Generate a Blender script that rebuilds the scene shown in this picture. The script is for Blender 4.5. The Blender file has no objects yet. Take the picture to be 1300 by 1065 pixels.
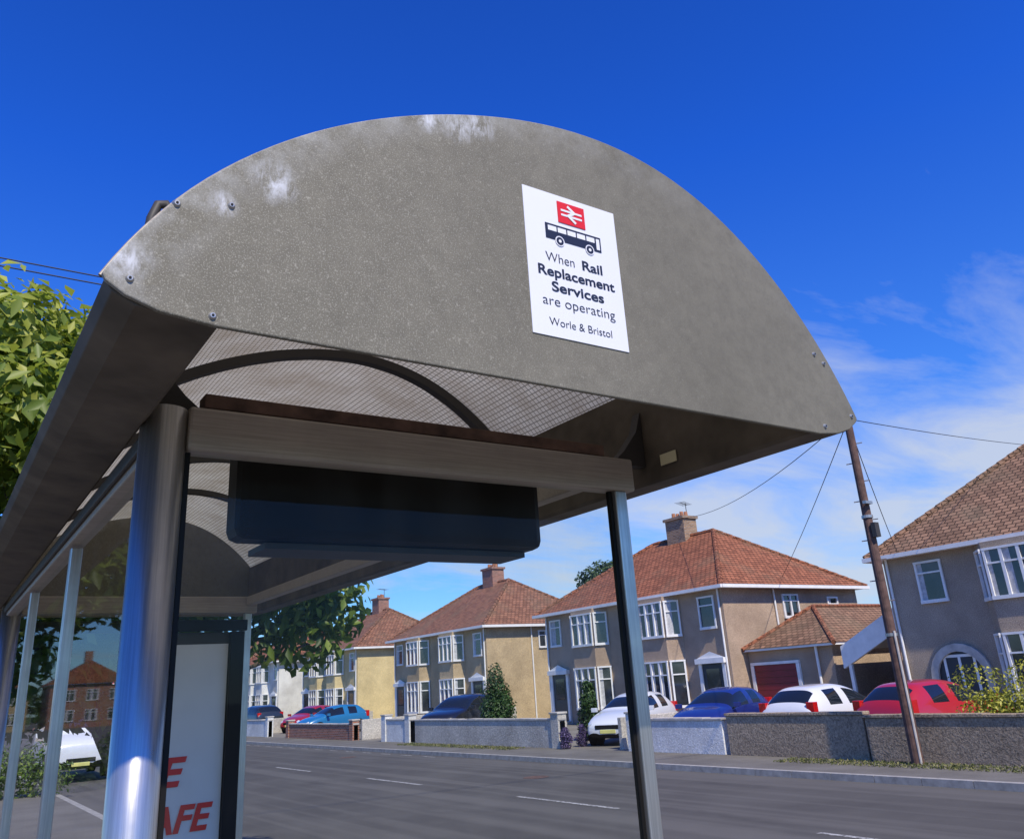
import bpy, math, random, bmesh
import numpy as np
from mathutils import Vector, Matrix
random.seed(7); rng=np.random.default_rng(7)
S=bpy.context.scene
COL=S.collection
GZ=-0.19      # pavement / yards
# ---------------------------------------------------------------- materials
def nt(name):
    m=bpy.data.materials.new(name); m.use_nodes=True
    t=m.node_tree; t.nodes.clear()
    return m,t,t.nodes,t.links
def N(t,ty,**k):
    n=t.nodes.new(ty)
    for a,v in k.items(): setattr(n,a,v)
    return n
def ramp(t,stops,fac=None):
    r=t.nodes.new('ShaderNodeValToRGB'); e=r.color_ramp.elements
    while len(e)<len(stops): e.new(0.5)
    for i,(p,c) in enumerate(stops):
        e[i].position=p; e[i].color=(*c,1) if len(c)==3 else c
    if fac: t.links.new(fac,r.inputs[0])
    return r
def mix(t,fac,a,b,mode='MIX'):
    m=t.nodes.new('ShaderNodeMix'); m.data_type='RGBA'; m.blend_type=mode
    for s,v in ((0,fac),(6,a),(7,b)):
        if isinstance(v,bpy.types.NodeSocket): t.links.new(v,m.inputs[s])
        elif s==0: m.inputs[0].default_value=v
        else: m.inputs[s].default_value=(*v,1)
    return m.outputs[2]
def mth(t,op,a,b=None,clamp=False):
    m=t.nodes.new('ShaderNodeMath'); m.operation=op; m.use_clamp=clamp
    for i,v in enumerate((a,b)):
        if v is None: continue
        if isinstance(v,bpy.types.NodeSocket): t.links.new(v,m.inputs[i])
        else: m.inputs[i].default_value=v
    return m.outputs[0]
def noise(t,vec,scale,detail=4,rough=.6,dist=0):
    n=t.nodes.new('ShaderNodeTexNoise'); n.inputs['Scale'].default_value=scale
    n.inputs['Detail'].default_value=detail; n.inputs['Roughness'].default_value=rough
    n.inputs['Distortion'].default_value=dist
    if vec: t.links.new(vec,n.inputs['Vector'])
    return n.outputs['Fac']
def coord(t,which='Object',scale=None):
    c=t.nodes.new('ShaderNodeTexCoord'); o=c.outputs[which]
    if scale:
        mp=t.nodes.new('ShaderNodeMapping'); mp.inputs['Scale'].default_value=scale
        t.links.new(o,mp.inputs['Vector']); o=mp.outputs[0]
    return o
def finish(t,col,rough=.7,metal=0,bump=None,bs=.3,bd=.01,spec=.5,coat=0):
    b=t.nodes.new('ShaderNodeBsdfPrincipled'); o=t.nodes.new('ShaderNodeOutputMaterial')
    if isinstance(col,bpy.types.NodeSocket): t.links.new(col,b.inputs['Base Color'])
    else: b.inputs['Base Color'].default_value=(*col,1)
    if isinstance(rough,bpy.types.NodeSocket): t.links.new(rough,b.inputs['Roughness'])
    else: b.inputs['Roughness'].default_value=rough
    b.inputs['Metallic'].default_value=metal
    b.inputs['Specular IOR Level'].default_value=spec
    b.inputs['Coat Weight'].default_value=coat
    if bump is not None:
        bn=t.nodes.new('ShaderNodeBump'); bn.inputs['Strength'].default_value=bs; bn.inputs['Distance'].default_value=bd
        t.links.new(bump,bn.inputs['Height']); t.links.new(bn.outputs[0],b.inputs['Normal'])
    t.links.new(b.outputs[0],o.inputs[0]); return b
def plain(name,c,rough=.6,metal=0,spec=.5,coat=0,var=.12,vs=3.):
    m,t,n,l=nt(name); v=coord(t)
    f=noise(t,v,vs,3)
    a=tuple(x*(1-var) for x in c); b=tuple(min(1,x*(1+var)) for x in c)
    r=ramp(t,[(.3,a),(.7,b)],f)
    finish(t,r.outputs[0],rough,metal,spec=spec,coat=coat); return m
def dash(name,c,dark=.55,fine=38.):
    m,t,n,l=nt(name); v=coord(t)
    f=noise(t,v,fine,2,.85); g=noise(t,v,.6,4,.65)
    c1=ramp(t,[(.3,tuple(x*dark for x in c)),(.52,c),(.72,tuple(min(1,x*1.5) for x in c))],f).outputs[0]
    st=ramp(t,[(.35,(1.08,1.07,1.05)),(.68,(.72,.70,.68))],g).outputs[0]
    c3=mix(t,.9,c1,st,'MULTIPLY')
    finish(t,c3,.92,bump=f,bs=.8,bd=.02,spec=.2); return m
def tiles(name,c,w=.26,hgt=.2):
    m,t,n,l=nt(name); uv=coord(t,'UV')
    b=N(t,'ShaderNodeTexBrick'); l.new(uv,b.inputs['Vector'])
    b.inputs['Scale'].default_value=1; b.inputs['Brick Width'].default_value=w; b.inputs['Row Height'].default_value=hgt
    b.inputs['Mortar Size'].default_value=.024; b.inputs['Mortar Smooth'].default_value=.6; b.inputs['Bias'].default_value=0
    b.inputs['Color1'].default_value=(*[x*.72 for x in c],1); b.inputs['Color2'].default_value=(*[min(1,x*1.35) for x in c],1)
    b.inputs['Mortar'].default_value=(*[x*.25 for x in c],1)
    v=coord(t); g=noise(t,v,.5,4); k=noise(t,v,9,2)
    lich=ramp(t,[(.5,(0,0,0)),(.72,(1,1,1))],g).outputs[0]
    c2=mix(t,mth(t,'MULTIPLY',lich,.5),b.outputs['Color'],(.2,.16,.10))
    c3=mix(t,mth(t,'MULTIPLY',k,.3),c2,tuple(x*.35 for x in c))
    inv=mth(t,'SUBTRACT',1,b.outputs['Fac'])
    finish(t,c3,.85,bump=inv,bs=.9,bd=.03,spec=.25); return m
def bricks(name,c,mort=(.4,.37,.33),w=.225,h=.075):
    m,t,n,l=nt(name); uv=coord(t,'UV')
    b=N(t,'ShaderNodeTexBrick'); l.new(uv,b.inputs['Vector'])
    b.inputs['Scale'].default_value=1; b.inputs['Brick Width'].default_value=w; b.inputs['Row Height'].default_value=h
    b.inputs['Mortar Size'].default_value=.01
    b.inputs['Color1'].default_value=(*[x*.65 for x in c],1); b.inputs['Color2'].default_value=(*[x*1.3 for x in c],1)
    b.inputs['Mortar'].default_value=(*mort,1)
    k=noise(t,coord(t),2.,3)
    c3=mix(t,mth(t,'MULTIPLY',k,.4),b.outputs['Color'],tuple(x*.4 for x in c))
    finish(t,c3,.9,bump=mth(t,'SUBTRACT',1,b.outputs['Fac']),bs=.5,bd=.01,spec=.2); return m
def glassmat(name,tint=(.9,.95,.93),refl=1.,dirt=0.):
    m,t,n,l=nt(name)
    tr=N(t,'ShaderNodeBsdfTransparent'); tr.inputs[0].default_value=(*tint,1)
    gl=N(t,'ShaderNodeBsdfGlossy'); gl.inputs['Roughness'].default_value=.02; gl.inputs['Color'].default_value=(.95,.97,1,1)
    fr=N(t,'ShaderNodeFresnel'); fr.inputs[0].default_value=1.45
    mx=N(t,'ShaderNodeMixShader'); l.new(mth(t,'MULTIPLY',fr.outputs[0],refl,True),mx.inputs[0]); l.new(tr.outputs[0],mx.inputs[1]); l.new(gl.outputs[0],mx.inputs[2])
    df=N(t,'ShaderNodeBsdfDiffuse'); df.inputs[0].default_value=(.45,.44,.40,1)
    d=noise(t,coord(t,'Object',(1,1,.3)),6,4,.7)
    d=ramp(t,[(.4,(0,0,0)),(.75,(1,1,1))],d).outputs[0]
    mx2=N(t,'ShaderNodeMixShader'); l.new(mth(t,'MULTIPLY',d,dirt,True),mx2.inputs[0]); l.new(mx.outputs[0],mx2.inputs[1]); l.new(df.outputs[0],mx2.inputs[2])
    o=N(t,'ShaderNodeOutputMaterial'); l.new(mx2.outputs[0],o.inputs[0]); return m
def leafmat(name,dk,md,lt,tf=.35):
    m,t,n,l=nt(name)
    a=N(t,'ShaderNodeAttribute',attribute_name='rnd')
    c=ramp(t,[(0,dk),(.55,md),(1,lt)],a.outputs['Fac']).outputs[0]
    p=N(t,'ShaderNodeBsdfPrincipled'); l.new(c,p.inputs['Base Color']); p.inputs['Roughness'].default_value=.45; p.inputs['Specular IOR Level'].default_value=.35
    tl=N(t,'ShaderNodeBsdfTranslucent'); l.new(mix(t,.5,c,(md[0]*1.6,md[1]*1.6,md[2]),'MIX'),tl.inputs[0])
    mx=N(t,'ShaderNodeMixShader'); mx.inputs[0].default_value=tf; l.new(p.outputs[0],mx.inputs[1]); l.new(tl.outputs[0],mx.inputs[2])
    o=N(t,'ShaderNodeOutputMaterial'); l.new(mx.outputs[0],o.inputs[0]); return m
# ---- shelter profile geometry
XC=1.243; R=1.190; ZC=1.965; HW=1.08
Y0,Y1=1.45,6.95
lx,rx=XC-HW,XC+HW
def skew(x): return -.036*math.sin(2*math.pi*max(0,min(1,(x-lx)/(rx-lx))))
def arcz(x,r=R): return ZC+math.sqrt(max(0,r*r-(x-XC)**2))+skew(x)
def arcpts(r,n,x0,x1):
    a0=math.acos(max(-1,min(1,(x0-XC)/r))); a1=math.acos(max(-1,min(1,(x1-XC)/r)))
    o=[]
    for i in range(n+1):
        a=a0+(a1-a0)*i/n; x=XC+r*math.cos(a); o.append((x,ZC+r*math.sin(a)+skew(x)))
    return o
def panelmat():
    m,t,n,l=nt('weathered_grey_paint'); v=coord(t)
    sp=noise(t,v,300,1,.9); sp2=noise(t,v,110,2,.8); big=noise(t,v,2.0,4,.65); mid=noise(t,v,30,4,.75)
    sx=N(t,'ShaderNodeSeparateXYZ'); l.new(v,sx.inputs[0])
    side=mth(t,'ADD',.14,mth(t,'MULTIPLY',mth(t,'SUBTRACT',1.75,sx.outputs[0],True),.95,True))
    base=ramp(t,[(.25,(.150,.135,.096)),(.75,(.215,.195,.142))],big).outputs[0]
    base=mix(t,mth(t,'MULTIPLY',ramp(t,[(.4,(0,0,0)),(.7,(1,1,1))],mid).outputs[0],.5),base,(.112,.100,.072))
    spk=ramp(t,[(.54,(0,0,0)),(.70,(1,1,1))],sp).outputs[0]
    spk2=ramp(t,[(.60,(0,0,0)),(.73,(1,1,1))],sp2).outputs[0]
    c=mix(t,mth(t,'MULTIPLY',mth(t,'MULTIPLY',mth(t,'MAXIMUM',spk,spk2),.55),side,True),base,(.46,.43,.34))
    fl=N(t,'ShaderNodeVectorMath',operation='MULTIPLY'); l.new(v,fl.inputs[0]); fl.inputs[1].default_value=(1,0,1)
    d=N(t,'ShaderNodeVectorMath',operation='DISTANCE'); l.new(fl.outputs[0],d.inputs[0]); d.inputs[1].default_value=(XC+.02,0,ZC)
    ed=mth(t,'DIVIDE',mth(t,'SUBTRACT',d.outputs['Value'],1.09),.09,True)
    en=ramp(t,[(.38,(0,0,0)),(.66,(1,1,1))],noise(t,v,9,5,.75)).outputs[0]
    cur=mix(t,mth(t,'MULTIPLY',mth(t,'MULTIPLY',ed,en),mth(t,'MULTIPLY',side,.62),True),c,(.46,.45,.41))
    dn=ramp(t,[(.42,(0,0,0)),(.62,(1,1,1))],noise(t,coord(t,'Object',(1,1,.4)),34,4,.75,.4)).outputs[0]
    tot=None
    for (px,pz,r) in ((.90,3.04,.06),(.46,2.74,.06),(.97,3.07,.055),(.82,3.03,.045),(.36,2.66,.035),(.20,2.50,.05)):
        dd=N(t,'ShaderNodeVectorMath',operation='DISTANCE'); l.new(fl.outputs[0],dd.inputs[0]); dd.inputs[1].default_value=(px,0,pz)
        k=mth(t,'SUBTRACT',1,mth(t,'DIVIDE',dd.outputs['Value'],r),True)
        tot=k if tot is None else mth(t,'ADD',tot,k,True)
    cur=mix(t,mth(t,'MULTIPLY',mth(t,'MULTIPLY',tot,dn),1.2,True),cur,(.60,.60,.60))
    finish(t,cur,.6,.0,bump=mid,bs=.10,bd=.003,spec=.3); return m
def steel(name,c=(.42,.40,.37),rough=.34,sc=(60,60,1.2),blot=.45,metal=.95):
    m,t,n,l=nt(name); f=noise(t,coord(t,'Object',sc),3,3,.7); g=noise(t,coord(t),5,4,.7)
    cc=ramp(t,[(.3,tuple(x*.74 for x in c)),(.7,tuple(min(1,x*1.15) for x in c))],f).outputs[0]
    cc=mix(t,mth(t,'MULTIPLY',g,blot),cc,tuple(x*.45 for x in c))
    rr=mth(t,'ADD',mth(t,'MULTIPLY',g,.3),rough-.12)
    finish(t,cc,rr,metal,bump=f,bs=.08,bd=.002); return m
def meshroof():
    m,t,n,l=nt('wire_mesh_polycarbonate'); uv=coord(t,'UV')
    b=N(t,'ShaderNodeTexBrick'); l.new(uv,b.inputs['Vector']); b.offset=0
    b.inputs['Scale'].default_value=1; b.inputs['Brick Width'].default_value=.024; b.inputs['Row Height'].default_value=.024
    b.inputs['Mortar Size'].default_value=.0024; b.inputs['Mortar Smooth'].default_value=.3
    b.inputs['Color1'].default_value=(.68,.62,.48,1); b.inputs['Color2'].default_value=(.74,.68,.54,1); b.inputs['Mortar'].default_value=(.18,.16,.12,1)
    g=noise(t,coord(t),3,5,.7); c=mix(t,mth(t,'MULTIPLY',ramp(t,[(.38,(0,0,0)),(.70,(1,1,1))],g).outputs[0],.7),b.outputs['Color'],(.32,.25,.16))
    d=N(t,'ShaderNodeBsdfDiffuse'); l.new(c,d.inputs[0]); tl=N(t,'ShaderNodeBsdfTranslucent'); l.new(c,tl.inputs[0])
    mx=N(t,'ShaderNodeMixShader'); mx.inputs[0].default_value=.42; l.new(d.outputs[0],mx.inputs[1]); l.new(tl.outputs[0],mx.inputs[2])
    o=N(t,'ShaderNodeOutputMaterial'); l.new(mx.outputs[0],o.inputs[0]); return m
M={}
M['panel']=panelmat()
M['gutter']=plain('gutter_grey_paint',(.118,.097,.070),.65,0,var=.35,vs=5,spec=.2)
M['steel']=steel('brushed_steel',(.66,.635,.58),.30,blot=.55,metal=.82)
M['steelh']=steel('brushed_steel_beam',(.50,.43,.34),.5,(1.2,60,60),metal=.25,blot=.6)
M['mesh']=meshroof()
M['rib']=plain('rib_dark',(.045,.04,.034),.6)
M['rust']=plain('rusty_angle',(.115,.065,.042),.85,var=.5,vs=12)
M['black']=plain('black_plastic',(.010,.009,.008),.5,var=.2,spec=.2)
M['glass']=glassmat('shelter_glass',(.90,.93,.90),.32,.04)
M['glass2']=glassmat('shelter_side_glass',(.90,.93,.91),.20,.04)
M['rivet']=plain('rivet',(.42,.41,.38),.35,.6)
M['white']=plain('sticker_white',(.80,.79,.79),.4,var=.02)
M['navy']=plain('sticker_navy',(.02,.022,.035),.4,var=.05)
M['red']=plain('sticker_red',(.72,.02,.015),.4,var=.03)
M['yellow']=plain('label_cream',(.55,.5,.3),.5)
M['upvc']=plain('white_upvc',(.81,.79,.75),.4,var=.08)
M['render_w']=plain('white_render',(.72,.70,.66),.85,var=.06,vs=2)
m,t,n,l=nt('window_dark_room'); 
f=noise(t,coord(t),1.3,3); finish(t,ramp(t,[(.35,(.012,.014,.018)),(.7,(.05,.055,.06))],f).outputs[0],.05,spec=.9); M['pane']=m
M['curtain']=plain('net_curtain',(.46,.46,.46),.7,var=.25,vs=9)
M['dashB']=dash('pebbledash_brown',(.46,.345,.25))
M['dashC']=dash('pebbledash_sand',(.54,.41,.245))
M['dashD']=dash('render_cream',(.68,.54,.28),.8)
M['dashA']=dash('pebbledash_taupe',(.42,.335,.255))
M['dashW']=dash('render_offwhite',(.70,.68,.62),.85)
M['roofB']=tiles('roof_tiles_red',(.32,.12,.062))
M['roofA']=tiles('roof_tiles_brown',(.27,.155,.095))
M['roofC']=tiles('roof_tiles_weathered',(.30,.135,.08))
M['brick']=bricks('brick_red',(.38,.14,.08))
M['brickdk']=bricks('brick_chimney',(.36,.22,.12))
M['wallst']=dash('garden_wall_render',(.36,.285,.205),.5,22)
M['wallgr']=dash('garden_wall_grey',(.52,.48,.42),.7,22)
M['wallwh']=dash('garden_wall_white',(.74,.73,.70),.85,22)
M['cope']=plain('concrete_coping',(.47,.43,.38),.85,var=.2,vs=4)
M['garred']=plain('garage_door_red',(.20,.016,.024),.45)
M['door']=plain('door_dark',(.03,.032,.04),.4)
M['wood']=plain('pole_wood',(.11,.060,.045),.8,var=.4,vs=8)
M['clay']=plain('chimney_pot_clay',(.42,.18,.09),.8)
M['wire']=plain('wire_black',(.02,.02,.02),.6)
M['bark']=plain('bark',(.07,.055,.04),.9,var=.4,vs=9)
M['tyre']=plain('tyre',(.015,.015,.015),.8)
M['alloy']=plain('alloy',(.5,.5,.52),.3,.9)
m,t,n,l=nt('car_glass'); finish(t,(.012,.015,.018),.04,spec=.9); M['carglass']=m
M['lampc']=plain('headlamp',(.7,.72,.75),.1,.3); M['lampr']=plain('tail_lamp',(.5,.01,.01),.2)
M['plate']=plain('number_plate',(.7,.65,.2),.5)
def paint(name,c): 
    m,t,n,l=nt(name); finish(t,c,.28,spec=.6,coat=.8); return m
# ---------------------------------------------------------------- mesh builder
class MB:
    def __init__(s): s.v=[];s.f=[];s.m=[];s.mats=[]
    def mi(s,m):
        if m not in s.mats: s.mats.append(m)
        return s.mats.index(m)
    def poly(s,pts,m):
        b=len(s.v); s.v+= [tuple(p) for p in pts]; s.f.append(tuple(range(b,b+len(pts)))); s.m.append(s.mi(m))
    def hexa(s,P,m):
        b=len(s.v); s.v+=[tuple(p) for p in P]; k=s.mi(m)
        for q in ((3,2,1,0),(4,5,6,7),(0,1,5,4),(1,2,6,5),(2,3,7,6),(3,0,4,7)):
            s.f.append(tuple(b+i for i in q)); s.m.append(k)
    def box(s,x0,x1,y0,y1,z0,z1,m):
        s.hexa([(x0,y0,z0),(x1,y0,z0),(x1,y1,z0),(x0,y1,z0),(x0,y0,z1),(x1,y0,z1),(x1,y1,z1),(x0,y1,z1)],m)
    def obox(s,O,u,n,u0,u1,z0,z1,d0,d1,m):
        O=Vector(O);u=Vector(u);n=Vector(n);Z=Vector((0,0,1))
        f=lambda a,d,z:O+u*a+n*d+Z*z
        s.hexa([f(u0,d1,z0),f(u1,d1,z0),f(u1,d0,z0),f(u0,d0,z0),f(u0,d1,z1),f(u1,d1,z1),f(u1,d0,z1),f(u0,d0,z1)],m)
    def cyl(s,a,b,r0,r1,m,k=12,cap=True):
        a=Vector(a);b=Vector(b);d=(b-a).normalized()
        x=d.orthogonal().normalized();y=d.cross(x); base=len(s.v)
        for c,r in((a,r0),(b,r1)):
            for i in range(k):
                t=2*math.pi*i/k; s.v.append(tuple(c+x*math.cos(t)*r+y*math.sin(t)*r))
        mm=s.mi(m)
        for i in range(k):
            j=(i+1)%k; s.f.append((base+i,base+j,base+k+j,base+k+i)); s.m.append(mm)
        if cap:
            s.f.append(tuple(base+i for i in reversed(range(k)))); s.m.append(mm)
            s.f.append(tuple(base+k+i for i in range(k))); s.m.append(mm)
    def extr(s,prof,y0,y1,m,caps=True):
        k=len(prof);b=len(s.v);mm=s.mi(m)
        s.v+=[(x,y0,z) for x,z in prof]+[(x,y1,z) for x,z in prof]
        for i in range(k):
            j=(i+1)%k; s.f.append((b+i,b+j,b+k+j,b+k+i)); s.m.append(mm)
        if caps:
            s.f.append(tuple(b+i for i in reversed(range(k)))); s.m.append(mm)
            s.f.append(tuple(b+k+i for i in range(k))); s.m.append(mm)
    def make(s,name,parent=None,bevel=0,smooth=False,recalc=True,uv=True):
        me=bpy.data.meshes.new(name); me.from_pydata(s.v,[],s.f)
        for m in s.mats: me.materials.append(m)
        me.polygons.foreach_set('material_index',s.m)
        if recalc:
            bm=bmesh.new(); bm.from_mesh(me); bmesh.ops.recalc_face_normals(bm,faces=bm.faces); bm.to_mesh(me); bm.free()
        me.update()
        if uv:
            ul=me.uv_layers.new(name='UVMap'); Z=Vector((0,0,1))
            for p in me.polygons:
                nn=p.normal
                u=Z.cross(nn)
                u=Vector((1,0,0)) if u.length<.05 else u.normalized()
                vv=nn.cross(u)
                for li in p.loop_indices:
                    co=me.vertices[me.loops[li].vertex_index].co
                    ul.data[li].uv=(co.dot(u),co.dot(vv))
        o=bpy.data.objects.new(name,me); COL.objects.link(o)
        if smooth: 
            me.polygons.foreach_set('use_smooth',[True]*len(me.polygons))
        if bevel:
            bv=o.modifiers.new('bev','BEVEL'); bv.width=bevel; bv.segments=2; bv.limit_method='ANGLE'
        if parent: par(o,parent)
        return o
def par(o,p):
    o.parent=p; o.matrix_parent_inverse=Matrix.Translation(-Vector(p.location))
def empty(name,loc=(0,0,0)):
    e=bpy.data.objects.new(name,None); e.location=loc; e.empty_display_size=.3; COL.objects.link(e); return e
def tube(name,pts,r,m,parent=None):
    cu=bpy.data.curves.new(name,'CURVE'); cu.dimensions='3D'; cu.bevel_depth=r; cu.bevel_resolution=2
    sp=cu.splines.new('POLY'); sp.points.add(len(pts)-1)
    for i,p in enumerate(pts): sp.points[i].co=(*p,1)
    cu.materials.append(m); o=bpy.data.objects.new(name,cu); COL.objects.link(o)
    if parent: par(o,parent)
    return o
def sag(a,b,s,n=16):
    a=Vector(a);b=Vector(b)
    return [tuple(a.lerp(b,i/n)-Vector((0,0,s*4*(i/n)*(1-i/n)))) for i in range(n+1)]
# ---------------------------------------------------------------- bus shelter
sh=empty('bus_shelter',(1.24,4.2,GZ))
zt=arcz(lx)
prof=arcpts(R,72,lx,rx)
prof+=[(rx-.008,zt-.012),(rx-.05,zt-.040),(rx-.11,zt-.060),(rx-.20,zt-.071),(XC,zt-.068),(lx+.20,zt-.064),(lx+.10,zt-.054),(lx+.04,zt-.034),(lx+.006,zt-.012)]
for nm,ya,yb in(('end_panel',Y0,Y0+.012),('end_panel_far',Y1-.012,Y1)):
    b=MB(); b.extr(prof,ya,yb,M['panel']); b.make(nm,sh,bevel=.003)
for sg in (-1,1):
    X=lambda d:XC+sg*d
    pr=[(X(HW-.006),zt-.004),(X(HW-.02),zt-.026),(X(HW-.06),zt-.046),(X(HW-.2),zt-.060),(X(HW-.21),zt-.050)]
    pr+=[(X(HW-.212),arcz(X(HW-.212))-.022)]
    pr+=[(X(HW-.15),arcz(X(HW-.15))-.012),(X(HW-.08),arcz(X(HW-.08))-.012)]
    b=MB(); b.extr(pr,Y0+.0125,Y1-.0125,M['gutter']); b.make('side_gutter',sh,bevel=.002)
b=MB(); ap=[(x,z-.006) for x,z in arcpts(R,48,lx+.03,rx-.03)]; arc=[0]
for i in range(1,len(ap)): arc.append(arc[-1]+math.dist(ap[i],ap[i-1]))
b.v=[(x,Y0+.013,z) for x,z in ap]+[(x,Y1-.013,z) for x,z in ap]; k=len(ap); mi=b.mi(M['mesh'])
for i in range(k-1): b.f.append((i,i+1,k+i+1,k+i)); b.m.append(mi)
o=b.make('curved_roof',sh,smooth=True,recalc=False,uv=False)
ul=o.data.uv_layers.new(name='UVMap')
for lp in o.data.loops:
    vi=lp.vertex_index; ul.data[lp.index].uv=(arc[vi%k],o.data.vertices[vi].co.y)
for yr in (3.12,4.02,4.92,5.82):
    pts=[(x,z-.03) for x,z in arcpts(R,40,lx+.22,rx-.22)]
    pin=[(XC+(x-XC)*.97,z-.065) for x,z in arcpts(R,40,lx+.22,rx-.22)]
    b=MB(); b.extr(pts+pin[::-1],yr-.022,yr+.022,M['rib']); b.make('roof_rib',sh)
tube('panel_edge_trim',[(x,Y0+.018,z+.002) for x,z in arcpts(R,60,lx,rx)],.004,M['steelh'],sh)
PX,PX2,PY,PY2=.42,1.905,2.14,6.25
b=MB()
for y in (PY,PY2): b.cyl((PX,y,GZ),(PX,y,2.455),.055,.055,M['steel'],40)
o=b.make('corner_post',sh)
for p in o.data.polygons: p.use_smooth=len(p.vertices)==4
b=MB()
for y in (PY,PY2): b.box(PX2-.025,PX2+.025,y-.025,y+.025,GZ,2.35,M['steel'])
for y in (3.52,4.9): b.box(PX-.02,PX+.02,y-.022,y+.022,GZ,2.33,M['steel'])
b.make('slim_posts',sh,bevel=.004)
b=MB()
for y in (PY,PY2): b.box(PX+.054,PX2+.06,y-.035,y+.035,2.35,2.465,M['steelh'])
b.make('end_beam',sh,bevel=.008)
b=MB()
b.box(PX-.03,PX+.03,PY+.06,PY2-.06,2.34,2.42,M['steelh'])
b.box(PX-.045,PX-.032,PY+.06,PY2-.06,2.36,2.40,M['rib'])
b.box(PX2-.03,PX2+.03,PY+.06,PY2-.06,2.40,2.46,M['steelh'])
b.make('side_beam',sh,bevel=.005)
b=MB(); b.box(PX+.09,PX2-.06,PY-.03,PY+.03,2.467,2.505,M['rust']); b.make('rusty_angle_bar',sh,bevel=.003)
for sg in(-1,1):
    b=MB()
    xo=XC+sg*(HW-.215)
    b.extr([(xo,2.47),(xo-sg*.16,2.47),(xo-sg*.10,2.52),(xo-sg*.03,2.60),(xo,2.68)],PY+.05,PY+.09,M['rib']); b.make('gusset',sh)
def pane(name,x0,x1,y0,y1,z0,z1,m):
    b=MB(); 
    if y1-y0<.02: b.poly([(x0,y0,z0),(x1,y0,z0),(x1,y0,z1),(x0,y0,z1)],m)
    else: b.poly([(x0,y0,z0),(x0,y1,z0),(x0,y1,z1),(x0,y0,z1)],m)
    b.make(name,sh,recalc=False)
pane('end_glass',PX+.05,PX2-.03,PY,PY,.1,2.349,M['glass'])
for a,c in((PY+.06,3.49),(3.55,4.87),(4.93,PY2-.06)): pane('side_glass',PX,PX,a,c,.1,2.335,M['glass2'])
b=MB(); b.box(PX+.056,PX+.068,PY-.008,PY+.008,.1,2.349,M['black']); b.box(PX2-.04,PX2-.027,PY-.008,PY+.008,.1,2.349,M['black']); b.make('gaskets',sh)
b=MB(); b.box(.68,1.745,2.36,2.50,2.185,2.47,M['black']); b.make('display_box',sh,bevel=.03)
b=MB(); b.box(.78,1.70,2.42,2.58,2.165,2.183,M['rib']); b.make('display_bracket',sh)
b=MB(); b.box(1.10,1.80,PY2-.06,PY2-.02,.35,2.22,M['rib']); b.make('poster_frame',sh,bevel=.006)
b=MB(); b.box(1.15,1.76,PY2-.068,PY2-.061,.42,2.14,M['render_w']); b.make('poster_sheet',sh)
b=MB(); b.box(.50,1.88,PY2-.10,PY2-.061,2.225,2.30,M['black']); b.box(1.765,1.86,PY2-.11,PY2-.07,.3,2.22,M['black']); b.make('poster_surround',sh,bevel=.005)
def text(s,x,y,z,size,mat,width=None,bold=0,parent=sh,shear=0,name='lettering'):
    cu=bpy.data.curves.new(name,'FONT'); cu.body=s; cu.size=size; cu.align_x='CENTER'; cu.align_y='CENTER'
    cu.offset=bold; cu.shear=shear
    cu.materials.append(mat); o=bpy.data.objects.new(name,cu); COL.objects.link(o)
    o.location=(x,y,z); o.rotation_euler=(math.pi/2,0,0)
    bpy.context.view_layer.update()
    if width: o.scale.x=width/max(.001,o.dimensions.x)
    if parent: par(o,parent)
    return o
text('BE',1.335,PY2-.0755,1.34,.24,M['red'],.33,.007,shear=.25)
text('SAFE',1.44,PY2-.0755,1.06,.22,M['red'],.50,.006,shear=.25)
b=MB()
rv=[(lx+.045,zt-.002),(lx+.19,zt-.045),(.275,2.635),(.375,2.66),(rx-.03,zt+.004),(rx-.175,zt-.045),(rx-.16,zt+.19),(rx-.12,zt+.165)]
for x,z in rv:
    b.cyl((x,Y0-.005,z),(x,Y0+.002,z),.005,.009,M['rivet'],12)
    b.cyl((x,Y0-.0062,z),(x,Y0-.004,z),.0025,.0025,M['black'],8)
b.make('rivets',sh)
b=MB(); gx=XC+HW-.212-.003; b.box(gx-.002,gx,2.03,2.11,2.455,2.495,M['yellow']); b.make('inspection_label',sh)
zs_=arcz(lx+.13)
tube('rainwater_spout',[(lx+.15,1.60,zs_-.01),(lx+.135,1.60,zs_+.03),(lx+.12,1.60,zs_+.05),(lx+.105,1.60,zs_+.045),(lx+.095,1.60,zs_+.01),(lx+.09,1.60,zs_-.05)],.010,M['rib'],sh)
# ---- sticker
sg=empty('rail_replacement_sign',(1.23,Y0,2.73))
SX,SZ,SW,SH=1.083,2.525,.300,.405
b=MB(); b.box(SX,SX+SW,Y0-.0025,Y0-.0005,SZ,SZ+SH,M['white']); b.make('sign_sheet',sg)
YS=Y0-.0035
def sv(v): return SZ+SH*(1-v)
cx=SX+SW*.5
b=MB(); b.box(cx-.044,cx+.044,YS-.001,YS+.0005,sv(.12)-.031,sv(.12)+.031,M['red']); b.make('rail_logo_field',sg)
b=MB(); zc=sv(.12); yy=YS-.0018
def stroke(p,q,w,m):
    p=Vector((p[0],0,p[1]));q=Vector((q[0],0,q[1]));d=(q-p).normalized();n=Vector((-d.z,0,d.x))*w/2
    b.poly([(v.x,yy,v.z) for v in (p+n,p-n,q-n,q+n)],m)
W=M['white']
for s in(1,-1): stroke((cx-.034,zc+s*.0068),(cx+.034,zc+s*.0068),.0058,W)
yy-=.0002; stroke((cx-.012,zc+.022),(cx+.012,zc+.0055),.0075,W)
yy-=.0002; stroke((cx+.012,zc+.008),(cx-.014,zc-.0075),.0075,W)
yy-=.0002; stroke((cx-.012,zc-.0055),(cx+.012,zc-.023),.0075,W)
b.make('rail_logo_arrows',sg,recalc=False)
b=MB(); bz=sv(.285)
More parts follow.
